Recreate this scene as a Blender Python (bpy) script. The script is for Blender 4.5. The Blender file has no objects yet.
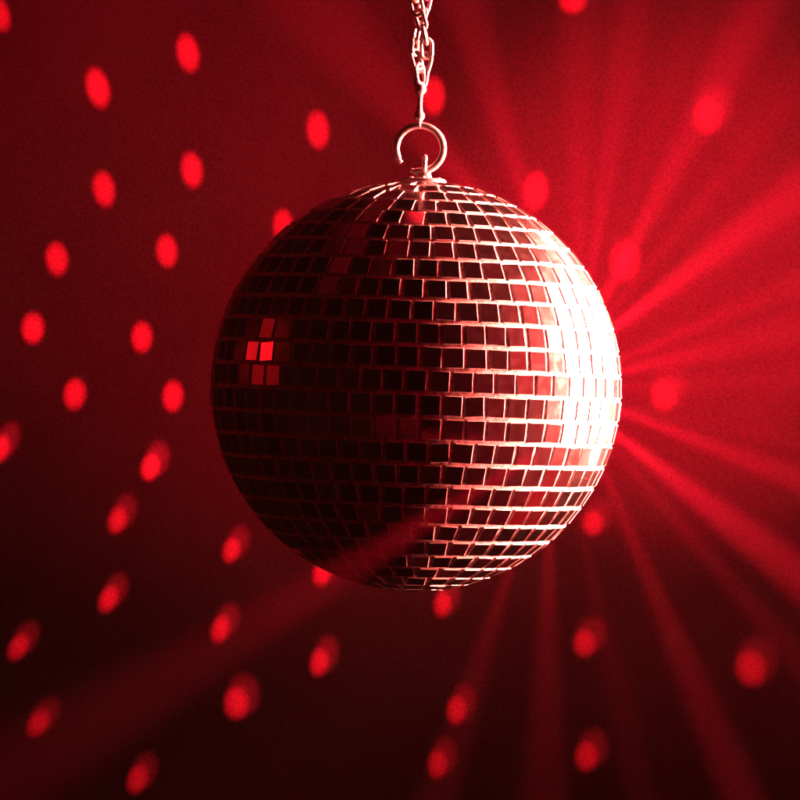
import bpy, bmesh, math, random
from mathutils import Vector, Matrix
random.seed(7)
R = math.radians
scene = bpy.context.scene
col = scene.collection

# ------------------------------------------------------------------ camera
CAM_D = 3.0
cam_data = bpy.data.cameras.new("camera")
cam = bpy.data.objects.new("camera", cam_data)
col.objects.link(cam)
cam.location = (0, -CAM_D, 0)
cam.rotation_euler = (R(90), 0, 0)
BALL_R = 0.15
PX_R = 205.5                       # ball radius in the 800 px frame
SIL = BALL_R / math.sqrt(CAM_D**2 - BALL_R**2)
cam_data.sensor_width = 36
cam_data.lens = PX_R / 800.0 / SIL * 36.0
cam_data.shift_x = -16.0 / 800
cam_data.shift_y = -14.0 / 800
cam_data.clip_start = 0.05
cam_data.clip_end = 50
scene.camera = cam
K = SIL / PX_R                     # tangent per pixel
CX, CY = 416.0, 386.0


def at(px, py, y):
    """pixel of the photograph -> point of the room at depth y (m behind the ball centre)"""
    d = CAM_D + y
    return Vector(((px - CX) * K * d, y, -(py - CY) * K * d))


# ------------------------------------------------------------------ world, exposure
world = bpy.data.worlds.new("World")
scene.world = world
world.use_nodes = True
bg = world.node_tree.nodes["Background"]
wn = world.node_tree                     # the dim red room: black on the left, a red glow on the lamps' side
wtc = wn.nodes.new("ShaderNodeTexCoord")
wsx = wn.nodes.new("ShaderNodeSeparateXYZ")
wrp = wn.nodes.new("ShaderNodeValToRGB")
wrp.color_ramp.elements[0].position = 0.10
wrp.color_ramp.elements[0].color = (0.001, 0.0, 0.0, 1)
wrp.color_ramp.elements[1].position = 0.95
wrp.color_ramp.elements[1].color = (0.30, 0.002, 0.009, 1)
e_ = wrp.color_ramp.elements.new(0.5)
e_.color = (0.035, 0.0002, 0.001, 1)
wn.links.new(wtc.outputs["Generated"], wsx.inputs[0])
wn.links.new(wsx.outputs[0], wrp.inputs[0])
wn.links.new(wrp.outputs[0], bg.inputs[0])
bg.inputs[1].default_value = 1.0
scene.view_settings.view_transform = 'Standard'
scene.view_settings.look = 'None'
scene.view_settings.exposure = 0
scene.view_settings.gamma = 1
cy = scene.cycles
cy.use_denoising = True
cy.use_light_tree = True
cy.max_bounces = 5
cy.diffuse_bounces = 2
cy.glossy_bounces = 4
cy.volume_bounces = 0
cy.sample_clamp_indirect = 8
cy.caustics_reflective = False
cy.caustics_refractive = False

# ------------------------------------------------------------------ lamps
RED = (1.0, 0.005, 0.022)
HOT = (1.0, 0.130, 0.096)
WALL_Y = 1.0
KEYS = [(az, el, pw) for az, pw in ((98, 1500), (115, 1500), (134, 1300)) for el in (-8, 7, 21)]   # degrees from the camera axis / up


def aim(o, target):
    o.rotation_euler = (Vector(target) - o.location).to_track_quat('-Z', 'Y').to_euler()


def spot(name, loc, target, power, angle, blend=0.6, radius=0.004, color=RED, sx=1.0, roll=0.0):
    d = bpy.data.lights.new(name, 'SPOT')
    d.energy = power
    d.color = color
    d.spot_size = R(angle)
    d.spot_blend = blend
    d.shadow_soft_size = radius
    o = bpy.data.objects.new(name, d)
    col.objects.link(o)
    o.location = loc
    q = (Vector(target) - o.location).to_track_quat('-Z', 'Y')
    o.rotation_euler = (q.to_matrix() @ Matrix.Rotation(roll, 3, 'Z')).to_euler()
    o.scale = (sx, 1, 1)
    return o


def area(name, loc, target, power, w, h, color=HOT):
    d = bpy.data.lights.new(name, 'AREA')
    d.shape = 'RECTANGLE'
    d.size, d.size_y = w, h
    d.energy = power
    d.color = color
    o = bpy.data.objects.new(name, d)
    col.objects.link(o)
    o.location = loc
    aim(o, target)
    return o


# the bank of stage lamps that strikes the ball from the right
for (az, el, pw) in KEYS:
    kd = Vector((math.sin(R(az)) * math.cos(R(el)), -math.cos(R(az)) * math.cos(R(el)), math.sin(R(el)))) * 1.2
    spot("stage_lamp", kd, (0, 0, 0), pw, 30.0 if az < 100 else 16.0, 0.1, 0.22, HOT)
# the lamp above and behind that catches the upper right rim, chain and ring
kd = Vector((0.78, 0.44, 0.44)).normalized() * 1.5
spot("rim_lamp", kd, (0.03, 0, 0.07), 3200, 20, 0.3, 0.05, HOT)
for (dx, dy, dz, pw) in ((.46, .60, .47, 220), (.60, .56, .24, 900)):  # two more unseen lamps, added to whiten the tiles near the rim
    spot("rim_lamp", (dx, dy, dz), (0.04, 0, 0.03), pw, 27, 0.3, 0.07, HOT)
# dim red lamps out of frame, added left and right for tiles to mirror
for (az, el, rad, pw) in ((104, 12, .085, .36), (91, 13.5, .085, .36), (93, 12, .34, 1.0),
                          (-70, 8, .30, 1.2), (-104, -40, .30, 1.6)):
    ld = bpy.data.lights.new("tile_reflection_lamp", 'POINT')
    ld.energy = pw
    ld.color = (1.0, 0.006, 0.012)
    ld.shadow_soft_size = rad
    lo = bpy.data.objects.new("tile_reflection_lamp", ld)
    col.objects.link(lo)
    lo.location = Vector((-math.sin(R(az)) * math.cos(R(el)), -math.cos(R(az)) * math.cos(R(el)), math.sin(R(el)))) \
        * (0.95 if rad < .1 else 1.3)
# added red fill lamp: brings up the joints of the middle rows
spot("joint_fill_lamp", Vector((math.sin(R(66)), -math.cos(R(66)), 0.30)) * 1.3, (0, 0, 0), 10.0, 18, 0.2, 0.05)
# lamps added out of sight behind the ball for the red wall glow
spot("hidden_wash_lamp", (0.10, 0.16, 0.03), at(640, 60, WALL_Y), 34.0, 100, 1.0, 0.02)
spot("hidden_wash_lamp", (0.10, 0.15, 0.02), at(690, 270, WALL_Y), 200.0, 40, 1.0, 0.02)
spot("hidden_wash_lamp", (-0.02, 0.30, 0.06), at(200, 160, WALL_Y), 25.0, 90, 1.0, 0.02, RED, 0.7, R(50))

# one added narrow lamp per wall spot, in place of a tile's reflection: px, py, width, height (px), lean (deg, + = top to the right), brightness
SPOTS = [
    (0, 14, 20, 36, -14, .8), (98, 88, 24, 42, -12, 1.0), (188, 53, 24, 40, -10, 1.0), (318, 130, 24, 40, -4, .9),
    (104, 189, 23, 38, -8, 1.0), (192, 170, 23, 38, -6, 1.0), (57, 259, 23, 36, -4, 1.0), (167, 251, 22, 36, -4, 1.0),
    (33, 328, 23, 34, 2, 1.0), (142, 337, 22, 34, 2, 1.0), (75, 394, 23, 34, 6, .9), (173, 396, 22, 34, 4, .95),
    (2, 447, 20, 36, 18, .7), (152, 465, 22, 33, 12, .95), (119, 518, 22, 34, 16, .8), (233, 548, 21, 32, 14, .8),
    (110, 597, 22, 34, 22, .7), (222, 627, 22, 34, 18, .75), (20, 645, 22, 34, 28, .6), (321, 660, 23, 34, 12, .7),
    (238, 701, 30, 38, 0, .75), (40, 721, 24, 34, 32, .5), (139, 777, 24, 34, 20, .5), (283, 226, 22, 36, 0, .8),
    (323, 572, 22, 30, 8, .9), (444, 602, 22, 32, 6, .8), (458, 708, 24, 34, 8, .6), (439, 762, 24, 34, 6, .5),
    (586, 641, 28, 34, 10, .55), (588, 754, 28, 36, 12, .5), (752, 666, 36, 44, 0, .5), (594, 521, 26, 32, 0, .8),
    (665, 394, 30, 38, 0, .6), (625, 261, 32, 44, 0, .9), (536, 190, 26, 40, 0, 1.0), (434, 96, 24, 40, 0, .9),
    (709, 114, 34, 44, 0, .7), (573, 0, 30, 28, 0, .8),
]
for (px, py, w, h, lean, b) in SPOTS:
    b *= 1.0 if py < 480 else 0.58
    low = lean >= 8 or py > 480 or px > 640
    t = at(px, py, WALL_Y)
    p = t.normalized() * (BALL_R + 0.012)
    dist = (t - p).length
    ang = 2 * math.degrees(math.atan(h * 1.17 * K * (CAM_D + WALL_Y) / 2 / dist))
    t = at(px - (1.5 if low else 0), py + (2 if low else 0), WALL_Y)
    spot("wall_spot_lamp", p, t, 700.0 * b, ang * (0.86 if low else 0.97), 1.0, 0.002, (1.0, 0.003, 0.012), w / h, R(-lean))
    if low:                             # the paler shoulder of the stretched ones
        spot("wall_spot_lamp", p, at(px + 5.5, py - 6.5, WALL_Y), 210.0 * b, ang * 1.15, 1.0, 0.002, (1.0, 0.006, 0.02), w / h, R(-lean))

# added lamps in place of broad reflections, shine out of the picture plane and show only as beams in the haze
# start px, py, depth ; end px, py, depth ; full angle ; power
BEAMS = [
    (604, 345, 0.02, 800, 190, 0, 13, 8.0),
    (606, 350, 0.02, 790, 232, 0, 6, 2.6),
    (608, 372, 0.02, 800, 282, 0, 8, 4.4),
    (608, 378, 0.02, 800, 330, 0, 14, 2.6),
    (600, 335, 0.04, 735, 50, 0, 11, 7.0),
    (600, 332, 0.04, 690, 30, 0, 7, 2.0),
    (598, 330, 0.05, 632, 20, 0, 10, 4.0),
    (598, 320, 0.05, 580, 20, 0, 11, 2.6),
    (600, 340, 0.06, 795, 90, 0, 8, 3.0),
    (585, 250, 0.10, 470, 20, 0, 13, 2.8),
    (540, 220, 0.10, 330, 20, 0, 20, 1.6),
    (610, 390, 0.02, 800, 378, 0, 9, 2.0),
    (612, 400, 0.02, 800, 480, 0, 9, 6.5),
    (610, 405, 0.02, 800, 440, 0, 6, 1.6),
    (610, 415, 0.02, 800, 575, 0, 13, 6.5),
    (608, 420, 0.02, 790, 650, 0, 7, 2.6),
    (606, 430, 0.02, 735, 780, 0, 9, 2.8),
    (590, 480, 0.02, 640, 790, 0, 9, 0.6),
    (580, 520, 0.03, 545, 800, 0, 13, 0.9),
    (550, 550, 0.03, 440, 790, 0, 12, 0.8),
    (545, 450, -0.14, 40, 755, -0.60, 7, 3.0),
]
for (x0, y0, d0, x1, y1, d1, ang, pw) in BEAMS:
    a, b = at(x0, y0, d0), at(x1, y1, d1)
    if d0 > 0:                              # lamp sits just behind the ball's right rim
        u = Vector((x0 - CX, 0, CY - y0)).normalized()
        a = u * 0.130 + Vector((0, 0.092, 0))
        b = at(x1, y1, 0.02)
    spot("haze_beam_lamp", a, b, pw * 11600, ang, 1.0, 0.004)


# ------------------------------------------------------------------ helpers
def mat(name):
    m = bpy.data.materials.new(name)
    m.use_nodes = True
    return m, m.node_tree, m.node_tree.nodes["Principled BSDF"]


def tag(o, label=None, cat=None, group=None, kind=None):
    for k, v in (('label', label), ('category', cat), ('group', group), ('kind', kind)):
        if v:
            o[k] = v
    return o


def link(name, bm, m, parent=None, smooth=False):
    me = bpy.data.meshes.new(name)
    bm.to_mesh(me)
    bm.free()
    if smooth:
        for p in me.polygons:
            p.use_smooth = True
    me.materials.append(m)
    o = bpy.data.objects.new(name, me)
    col.objects.link(o)
    if parent:
        o.parent = parent
    return o


def empty(name, loc):
    o = bpy.data.objects.new(name, None)
    o.empty_display_size = 0.02
    col.objects.link(o)
    o.location = loc
    return o


def tube(bm, pts, radii, closed=False, n=14):
    """sweep a circle along a polyline"""
    N = len(pts)
    rings = []
    up = None
    for i, p in enumerate(pts):
        a = pts[(i - 1) % N] if closed or i > 0 else pts[i]
        b = pts[(i + 1) % N] if closed or i < N - 1 else pts[i]
        t = (b - a).normalized()
        if up is None:
            up = t.orthogonal().normalized()
        u = (up - t * up.dot(t)).normalized()
        up = u
        w = t.cross(u)
        r = radii[i] if isinstance(radii, (list, tuple)) else radii
        rings.append([bm.verts.new(p + (u * math.cos(k * 2 * math.pi / n) + w * math.sin(k * 2 * math.pi / n)) * r)
                      for k in range(n)])
    for i in range(N if closed else N - 1):
        A, B = rings[i], rings[(i + 1) % N]
        off = 0
        if closed and i == N - 1:
            off = min(range(n), key=lambda s: (A[0].co - B[s].co).length)
        for k in range(n):
            bm.faces.new((A[k], A[(k + 1) % n], B[(k + 1 + off) % n], B[(k + off) % n]))
    if not closed:
        bm.faces.new(rings[0][::-1])
        bm.faces.new(rings[-1])


def lathe(bm, prof, n=40, axis_z=0.0):
    rings = []
    for (r, z) in prof:
        rings.append([bm.verts.new((r * math.cos(k * 2 * math.pi / n), r * math.sin(k * 2 * math.pi / n), z + axis_z))
                      for k in range(n)])
    for i in range(len(rings) - 1):
        for k in range(n):
            bm.faces.new((rings[i][k], rings[i][(k + 1) % n], rings[i + 1][(k + 1) % n], rings[i + 1][k]))
    bm.faces.new(rings[0][::-1])
    bm.faces.new(rings[-1])


# ------------------------------------------------------------------ materials
# plastered, painted back wall
m_wall, nt, bs = mat("wall_paint")
bs.inputs["Roughness"].default_value = 0.9
tc = nt.nodes.new("ShaderNodeTexCoord")
n1 = nt.nodes.new("ShaderNodeTexNoise")
n1.inputs["Scale"].default_value = 3.0
n1.inputs["Detail"].default_value = 6
n2 = nt.nodes.new("ShaderNodeTexNoise")
n2.inputs["Scale"].default_value = 420.0
n2.inputs["Detail"].default_value = 3
mx = nt.nodes.new("ShaderNodeMix")
mx.data_type = 'FLOAT'
mx.inputs[0].default_value = 0.5
rp = nt.nodes.new("ShaderNodeValToRGB")
rp.color_ramp.elements[0].position = 0.3
rp.color_ramp.elements[0].color = (0.013, 0.013, 0.013, 1)
rp.color_ramp.elements[1].position = 0.7
rp.color_ramp.elements[1].color = (0.08, 0.078, 0.078, 1)
bp = nt.nodes.new("ShaderNodeBump")
bp.inputs["Strength"].default_value = 0.35
bp.inputs["Distance"].default_value = 0.0008
nt.links.new(tc.outputs["Object"], n1.inputs["Vector"])
nt.links.new(tc.outputs["Object"], n2.inputs["Vector"])
nt.links.new(n1.outputs[0], mx.inputs[2])
nt.links.new(n2.outputs[0], mx.inputs[3])
nt.links.new(mx.outputs[0], rp.inputs[0])
nt.links.new(rp.outputs[0], bs.inputs["Base Color"])
nt.links.new(n2.outputs[0], bp.inputs["Height"])
nt.links.new(bp.outputs[0], bs.inputs["Normal"])

# mirror glass tiles, each a little different, with a film of dust
m_tile, nt, bs = mat("mirror_glass")
bs.inputs["Metallic"].default_value = 1.0
bs.inputs["Roughness"].default_value = 0.07
at_n = nt.nodes.new("ShaderNodeAttribute")
at_n.attribute_name = "tile_tint"
nz = nt.nodes.new("ShaderNodeTexNoise")
nz.inputs["Scale"].default_value = 160
nz.inputs["Detail"].default_value = 4
tc = nt.nodes.new("ShaderNodeTexCoord")
nt.links.new(tc.outputs["Object"], nz.inputs["Vector"])
mr = nt.nodes.new("ShaderNodeMapRange")
mr.inputs["From Min"].default_value = 0.35
mr.inputs["From Max"].default_value = 0.7
mr.inputs["To Min"].default_value = 0.09
mr.inputs["To Max"].default_value = 0.14
nt.links.new(nz.outputs[0], mr.inputs["Value"])
nt.links.new(mr.outputs[0], bs.inputs["Roughness"])
tint = nt.nodes.new("ShaderNodeValToRGB")
tint.color_ramp.elements[0].color = (0.50, 0.50, 0.50, 1)
tint.color_ramp.elements[1].color = (0.90, 0.90, 0.90, 1)
nt.links.new(at_n.outputs["Fac"], tint.inputs[0])
nt.links.new(tint.outputs[0], bs.inputs["Base Color"])
dust = nt.nodes.new("ShaderNodeBsdfPrincipled")
dust.inputs["Base Color"].default_value = (0.6, 0.6, 0.6, 1)
dust.inputs["Metallic"].default_value = 1.0
dust.inputs["Roughness"].default_value = 0.36
ms = nt.nodes.new("ShaderNodeMixShader")
ms.inputs[0].default_value = 0.008
out = nt.nodes["Material Output"]
nt.links.new(bs.outputs[0], ms.inputs[1])
nt.links.new(dust.outputs[0], ms.inputs[2])
nt.links.new(ms.outputs[0], out.inputs["Surface"])

# ground glass edge of a tile / pale adhesive between the tiles
m_edge, nt, bs = mat("ground_glass_edge")
bs.inputs["Base Color"].default_value = (0.8, 0.8, 0.8, 1)
bs.inputs["Roughness"].default_value = 0.45
m_core, nt, bs = mat("pale_adhesive")
nz = nt.nodes.new("ShaderNodeTexNoise")
nz.inputs["Scale"].default_value = 300
nz.inputs["Detail"].default_value = 5
tc = nt.nodes.new("ShaderNodeTexCoord")
nt.links.new(tc.outputs["Object"], nz.inputs["Vector"])
rp = nt.nodes.new("ShaderNodeValToRGB")
rp.color_ramp.elements[0].position = 0.35
rp.color_ramp.elements[0].color = (0.30, 0.30, 0.30, 1)
rp.color_ramp.elements[1].position = 0.62
rp.color_ramp.elements[1].color = (0.85, 0.85, 0.85, 1)
nt.links.new(nz.outputs[0], rp.inputs[0])
nt.links.new(rp.outputs[0], bs.inputs["Base Color"])
bs.inputs["Roughness"].default_value = 0.6
bp = nt.nodes.new("ShaderNodeBump")
bp.inputs["Strength"].default_value = 0.7
bp.inputs["Distance"].default_value = 0.0006
nt.links.new(nz.outputs[0], bp.inputs["Height"])
nt.links.new(bp.outputs[0], bs.inputs["Normal"])

m_metal, nt, bs = mat("plated_steel")
bs.inputs["Base Color"].default_value = (0.80, 0.79, 0.78, 1)
bs.inputs["Metallic"].default_value = 0.9
nz = nt.nodes.new("ShaderNodeTexNoise")
nz.inputs["Scale"].default_value = 250
tc = nt.nodes.new("ShaderNodeTexCoord")
nt.links.new(tc.outputs["Object"], nz.inputs["Vector"])
mr = nt.nodes.new("ShaderNodeMapRange")
mr.inputs["To Min"].default_value = 0.3
mr.inputs["To Max"].default_value = 0.48
nt.links.new(nz.outputs[0], mr.inputs["Value"])
nt.links.new(mr.outputs[0], bs.inputs["Roughness"])

# ------------------------------------------------------------------ the back wall
bm = bmesh.new()
bmesh.ops.create_cube(bm, size=1)
bmesh.ops.scale(bm, vec=(7, 0.12, 5), verts=bm.verts)
wall = link("wall", bm, m_wall)
wall.location = (0, WALL_Y + 0.06, 0)
tag(wall, kind="structure")

# ------------------------------------------------------------------ the mirror ball
ROLL = 2.2                                   # the ball hangs a touch clockwise
ball = empty("mirror_ball", (0, 0, -BALL_R))
tag(ball, "round ball covered in small mirror tiles, hanging under the open ring, glaring on its right",
    "mirror ball")
rollM = Matrix.Rotation(R(ROLL), 4, 'Y')     # clockwise as seen by the camera
ctr = Vector((0, 0, BALL_R))                 # ball centre in the Empty's space

bm = bmesh.new()
bmesh.ops.create_uvsphere(bm, u_segments=160, v_segments=96, radius=BALL_R - 0.0007)
core = link("ball_core", bm, m_core, ball, True)
core.location = ctr

N_EQ = 59
PITCH = 6.4286
LAT0 = -1.8
# an edge measured in the photo for each row (pixel x, pixel y)
EDGES = [(460, 212.7), (447.7, 226.2), (454.7, 242), (454, 257.7), (460, 275.7), (446.5, 295), (455.5, 314.7),
         (462, 336), (463.7, 358), (450, 381), (461.8, 403.5), (463, 427), (472, 449.8), (463, 471.5), (468.7, 492.5),
         (469, 511), (456.7, 528), (469, 543.5), (452.5, 556.5), (460, 568)]
phase = {}
ca, sa = math.cos(R(-ROLL)), math.sin(R(-ROLL))
for (ex, ey) in EDGES:
    x, z = (ex - CX) / PX_R, -(ey - CY) / PX_R
    # undo the roll (clockwise by ROLL)
    xr = x * math.cos(R(ROLL)) - z * math.sin(R(ROLL))
    zr = x * math.sin(R(ROLL)) + z * math.cos(R(ROLL))
    lat = math.degrees(math.asin(max(-1, min(1, zr))))
    row = math.floor((lat - LAT0) / PITCH)
    s = xr / max(0.05, math.cos(R(lat)))
    phase[row] = math.asin(max(-1, min(1, s)))      # longitude from the camera side

tiles = bmesh.new()
lay = tiles.faces.layers.float.new("tile_tint")
GAP = 0.0025
rng = random.Random(11)
row_lo = math.floor((-90 - LAT0) / PITCH) + 1
row_hi = math.floor((90 - LAT0) / PITCH)
for row in range(row_lo, row_hi):
    l0, l1 = LAT0 + row * PITCH, LAT0 + (row + 1) * PITCH
    lm = (l0 + l1) / 2
    if abs(lm) > 84:
        continue
    wide = math.cos(R(lm))
    n = max(6, round(N_EQ * wide))
    ph = phase.get(row, rng.uniform(0, 6.28))
    step = 2 * math.pi / n
    for k in range(n):
        lon = ph + (k + 0.5) * step + rng.gauss(0, 0.0022)
        # outward normal; lon 0 faces the camera (-Y)
        nrm = Vector((math.sin(lon) * wide, -math.cos(lon) * wide, math.sin(R(lm))))
        east = Vector((math.cos(lon), math.sin(lon), 0))
        north = nrm.cross(east) * -1
        if north.z < 0:
            north = -north
        half_w = step * wide * BALL_R / 2 - GAP / 2
        half_h = R(PITCH) * BALL_R / 2 - GAP / 2
        half_w *= rng.uniform(0.94, 1.02)
        half_h *= rng.uniform(0.95, 1.02)
        # small setting errors of every tile
        M = Matrix.Rotation(rng.gauss(0, R(0.8)), 3, east) @ Matrix.Rotation(rng.gauss(0, R(0.8)), 3, north) \
            @ Matrix.Rotation(rng.gauss(0, R(1.3)), 3, nrm)
        e2, n2_, u2 = M @ east, M @ north, M @ nrm
        # a tile narrows towards the pole only as far as the row does not allow a square
        c = nrm * (BALL_R + rng.uniform(-0.00015, 0.00015))
        th, bv = 0.0012, 0.00030
        ring = []
        for (inset, dz) in ((0, -th), (0, -bv), (bv, 0)):
            r4 = []
            for (sx, sy) in ((-1, -1), (1, -1), (1, 1), (-1, 1)):
                r4.append(tiles.verts.new(c + e2 * sx * (half_w - inset) + n2_ * sy * (half_h - inset) + u2 * dz))
            ring.append(r4)
        tv = rng.random()
        fs = []
        for a, b in ((0, 1), (1, 2)):
            for q in range(4):
                f = tiles.faces.new((ring[a][q], ring[a][(q + 1) % 4], ring[b][(q + 1) % 4], ring[b][q]))
                f.material_index = 1
                fs.append(f)
        f = tiles.faces.new(ring[2])
        fs.append(f)
        for f in fs:
            f[lay] = tv
bmesh.ops.recalc_face_normals(tiles, faces=tiles.faces)
to = link("mirror_tiles", tiles, m_tile, ball)
to.data.materials.append(m_edge)
for o in (core, to):
    o.matrix_local = Matrix.Translation(ctr) @ rollM

# cap and eyelet on the pole
bm = bmesh.new()
lathe(bm, [(0.0160, -0.0035), (0.0165, 0.0002), (0.0150, 0.0016), (0.0060, 0.0022), (0.0050, 0.0040), (0.0046, 0.0062),
           (0.0030, 0.0070)], 40, BALL_R)
cap = link("mount_cap", bm, m_metal, ball, True)
cap.matrix_local = Matrix.Translation(ctr) @ rollM
for az in (25, 145, 265):
    bm = bmesh.new()
    lathe(bm, [(0.0022, 0.0), (0.0022, 0.0009), (0.0014, 0.0016)], 16)
    sc = link("screw_head", bm, m_metal, cap, True)
    sc.location = (0.0115 * math.cos(R(az)), 0.0115 * math.sin(R(az)), BALL_R + 0.0014)
bm = bmesh.new()
pts = [Vector((0.0, 0.0056 * math.cos(t), 0.0056 * math.sin(t))) for t in [i * 2 * math.pi / 36 for i in range(36)]]
tube(bm, pts, 0.00185, True, 12)
eye = link("eyelet", bm, m_metal, ball, True)
eye.matrix_local = Matrix.Translation(ctr) @ rollM @ Matrix.Translation((0, 0, BALL_R + 0.0118))

# ------------------------------------------------------------------ the open ring
PXM = K * CAM_D                                # metres per pixel at the ball
ring_c = at(419.5, 148.5, 0.0)
rt = empty("hanging_ring", ring_c)
tag(rt, "thick open steel ring joining the chain to the mirror ball, gap at its lower left", "ring")
bm = bmesh.new()
r_mid = 23.6 * PXM
pts, rad = [], []
a0, a1 = -112, 218                              # the gap runs between these (degrees, from +x counter clockwise)
for i in range(73):
    a = R(a0 + (a1 - a0) * i / 72)
    pts.append(Vector((r_mid * math.cos(a), 0.0012 * math.sin(a / 2), r_mid * math.sin(a) * 0.98)))
    rad.append(0.0026 if 2 < i < 70 else 0.0017)
tube(bm, pts, rad, False, 16)
link("ring_wire", bm, m_metal, rt, True)

# ------------------------------------------------------------------ the chain
ch = empty("chain", at(420, 122, 0))
tag(ch, "twisted doubled steel link chain with long pin, hanging down to the open ring", "chain")
base = ch.location.copy()


def oval(bm, L, W, r):
    pts = []
    s = (L - W) / 2
    for i in range(32):
        a = i * 2 * math.pi / 32
        x, z = math.cos(a) * W / 2, math.sin(a) * W / 2
        pts.append(Vector((x, 0, z + (s if z >= 0 else -s))))
    tube(bm, pts, r, True, 10)


bm = bmesh.new()
oval(bm, 20 * PXM, 11 * PXM, 2.0 * PXM)
link_proto = link("chain_link", bm, m_metal, ch, True)


def place_link(o, c, axis, spin):
    q = Vector(axis).normalized().to_track_quat('Z', 'Y').to_matrix().to_4x4()
    o.matrix_local = Matrix.Translation(c - base) @ q @ Matrix.Rotation(spin, 4, 'Z')


first = True
steplen = 14.6 * PXM
for strand in (0, 1):
    z_px = 77 - strand * 3
    k = 0
    z0 = at(0, z_px, 0).z
    while True:
        z = z0 + k * steplen * 0.97
        if z > 0.75:
            break

        def P(zz):
            ph = (zz - z0) / (62 * PXM) * math.pi + 0.25
            am = 6.0 * PXM * min(1.0, 0.35 + (zz - z0) / (30 * PXM))
            sg = 1 if strand == 0 else -1
            return Vector((base.x + 0.6 * PXM + sg * am * math.sin(ph), sg * am * math.cos(ph), zz))
        c = P(z)
        ax = P(z + steplen / 2) - P(z - steplen / 2)
        if first:
            o = link_proto
            first = False
        else:
            o = link_proto.copy()
            col.objects.link(o)
        o.parent = ch
        place_link(o, c, ax, R(35 + (90 if k % 2 else 0) + rng.uniform(-22, 22) + 40 * strand))
        k += 1
# the long swivel hook between chain and ring
bm = bmesh.new()
prof = [(121.5, 1.2), (120, 3.0), (117, 4.2), (114, 4.0), (112, 2.6), (108, 2.1), (100, 1.9), (95, 2.1), (93, 3.4), (90, 4.6),
        (86.5, 4.4), (84, 2.6), (82.5, 1.3)]
lathe(bm, [(r * 1.35 * PXM, (122 - y) * PXM) for (y, r) in prof], 24)
hk = link("swivel_pin", bm, m_metal, ch, True)
hk.rotation_euler = (0, R(2.5), 0)
hk.location = (-1.2 * PXM, 0, 0)
bm = bmesh.new()
oval(bm, 12 * PXM, 7 * PXM, 1.4 * PXM)
lp = link("hook_loop", bm, m_metal, ch, True)
lp.rotation_euler = (0, 0, R(80))
lp.location = (0.0, 0, 0.2 * PXM)
bm = bmesh.new()
oval(bm, 13 * PXM, 8 * PXM, 1.5 * PXM)
lp = link("swivel_loop", bm, m_metal, ch, True)
lp.rotation_euler = (0, 0, R(20))
lp.location = (0.5 * PXM, 0, 44 * PXM)

# ------------------------------------------------------------------ thin stage haze
m_haze = bpy.data.materials.new("stage_haze")
m_haze.use_nodes = True
nt = m_haze.node_tree
nt.nodes.clear()
o_ = nt.nodes.new("ShaderNodeOutputMaterial")
v_ = nt.nodes.new("ShaderNodeVolumePrincipled")
v_.inputs["Color"].default_value = (0.9, 0.9, 0.9, 1)
v_.inputs["Density"].default_value = 0.00065
v_.inputs["Anisotropy"].default_value = 0.0
nt.links.new(v_.outputs[0], o_.inputs["Volume"])
bm = bmesh.new()
bmesh.ops.create_cube(bm, size=1)
bmesh.ops.scale(bm, vec=(8.4, 5.4, 6.4), verts=bm.verts)
hz = link("haze", bm, m_haze)
hz.location = (0, -1.2, 0)
tag(hz, kind="stuff")
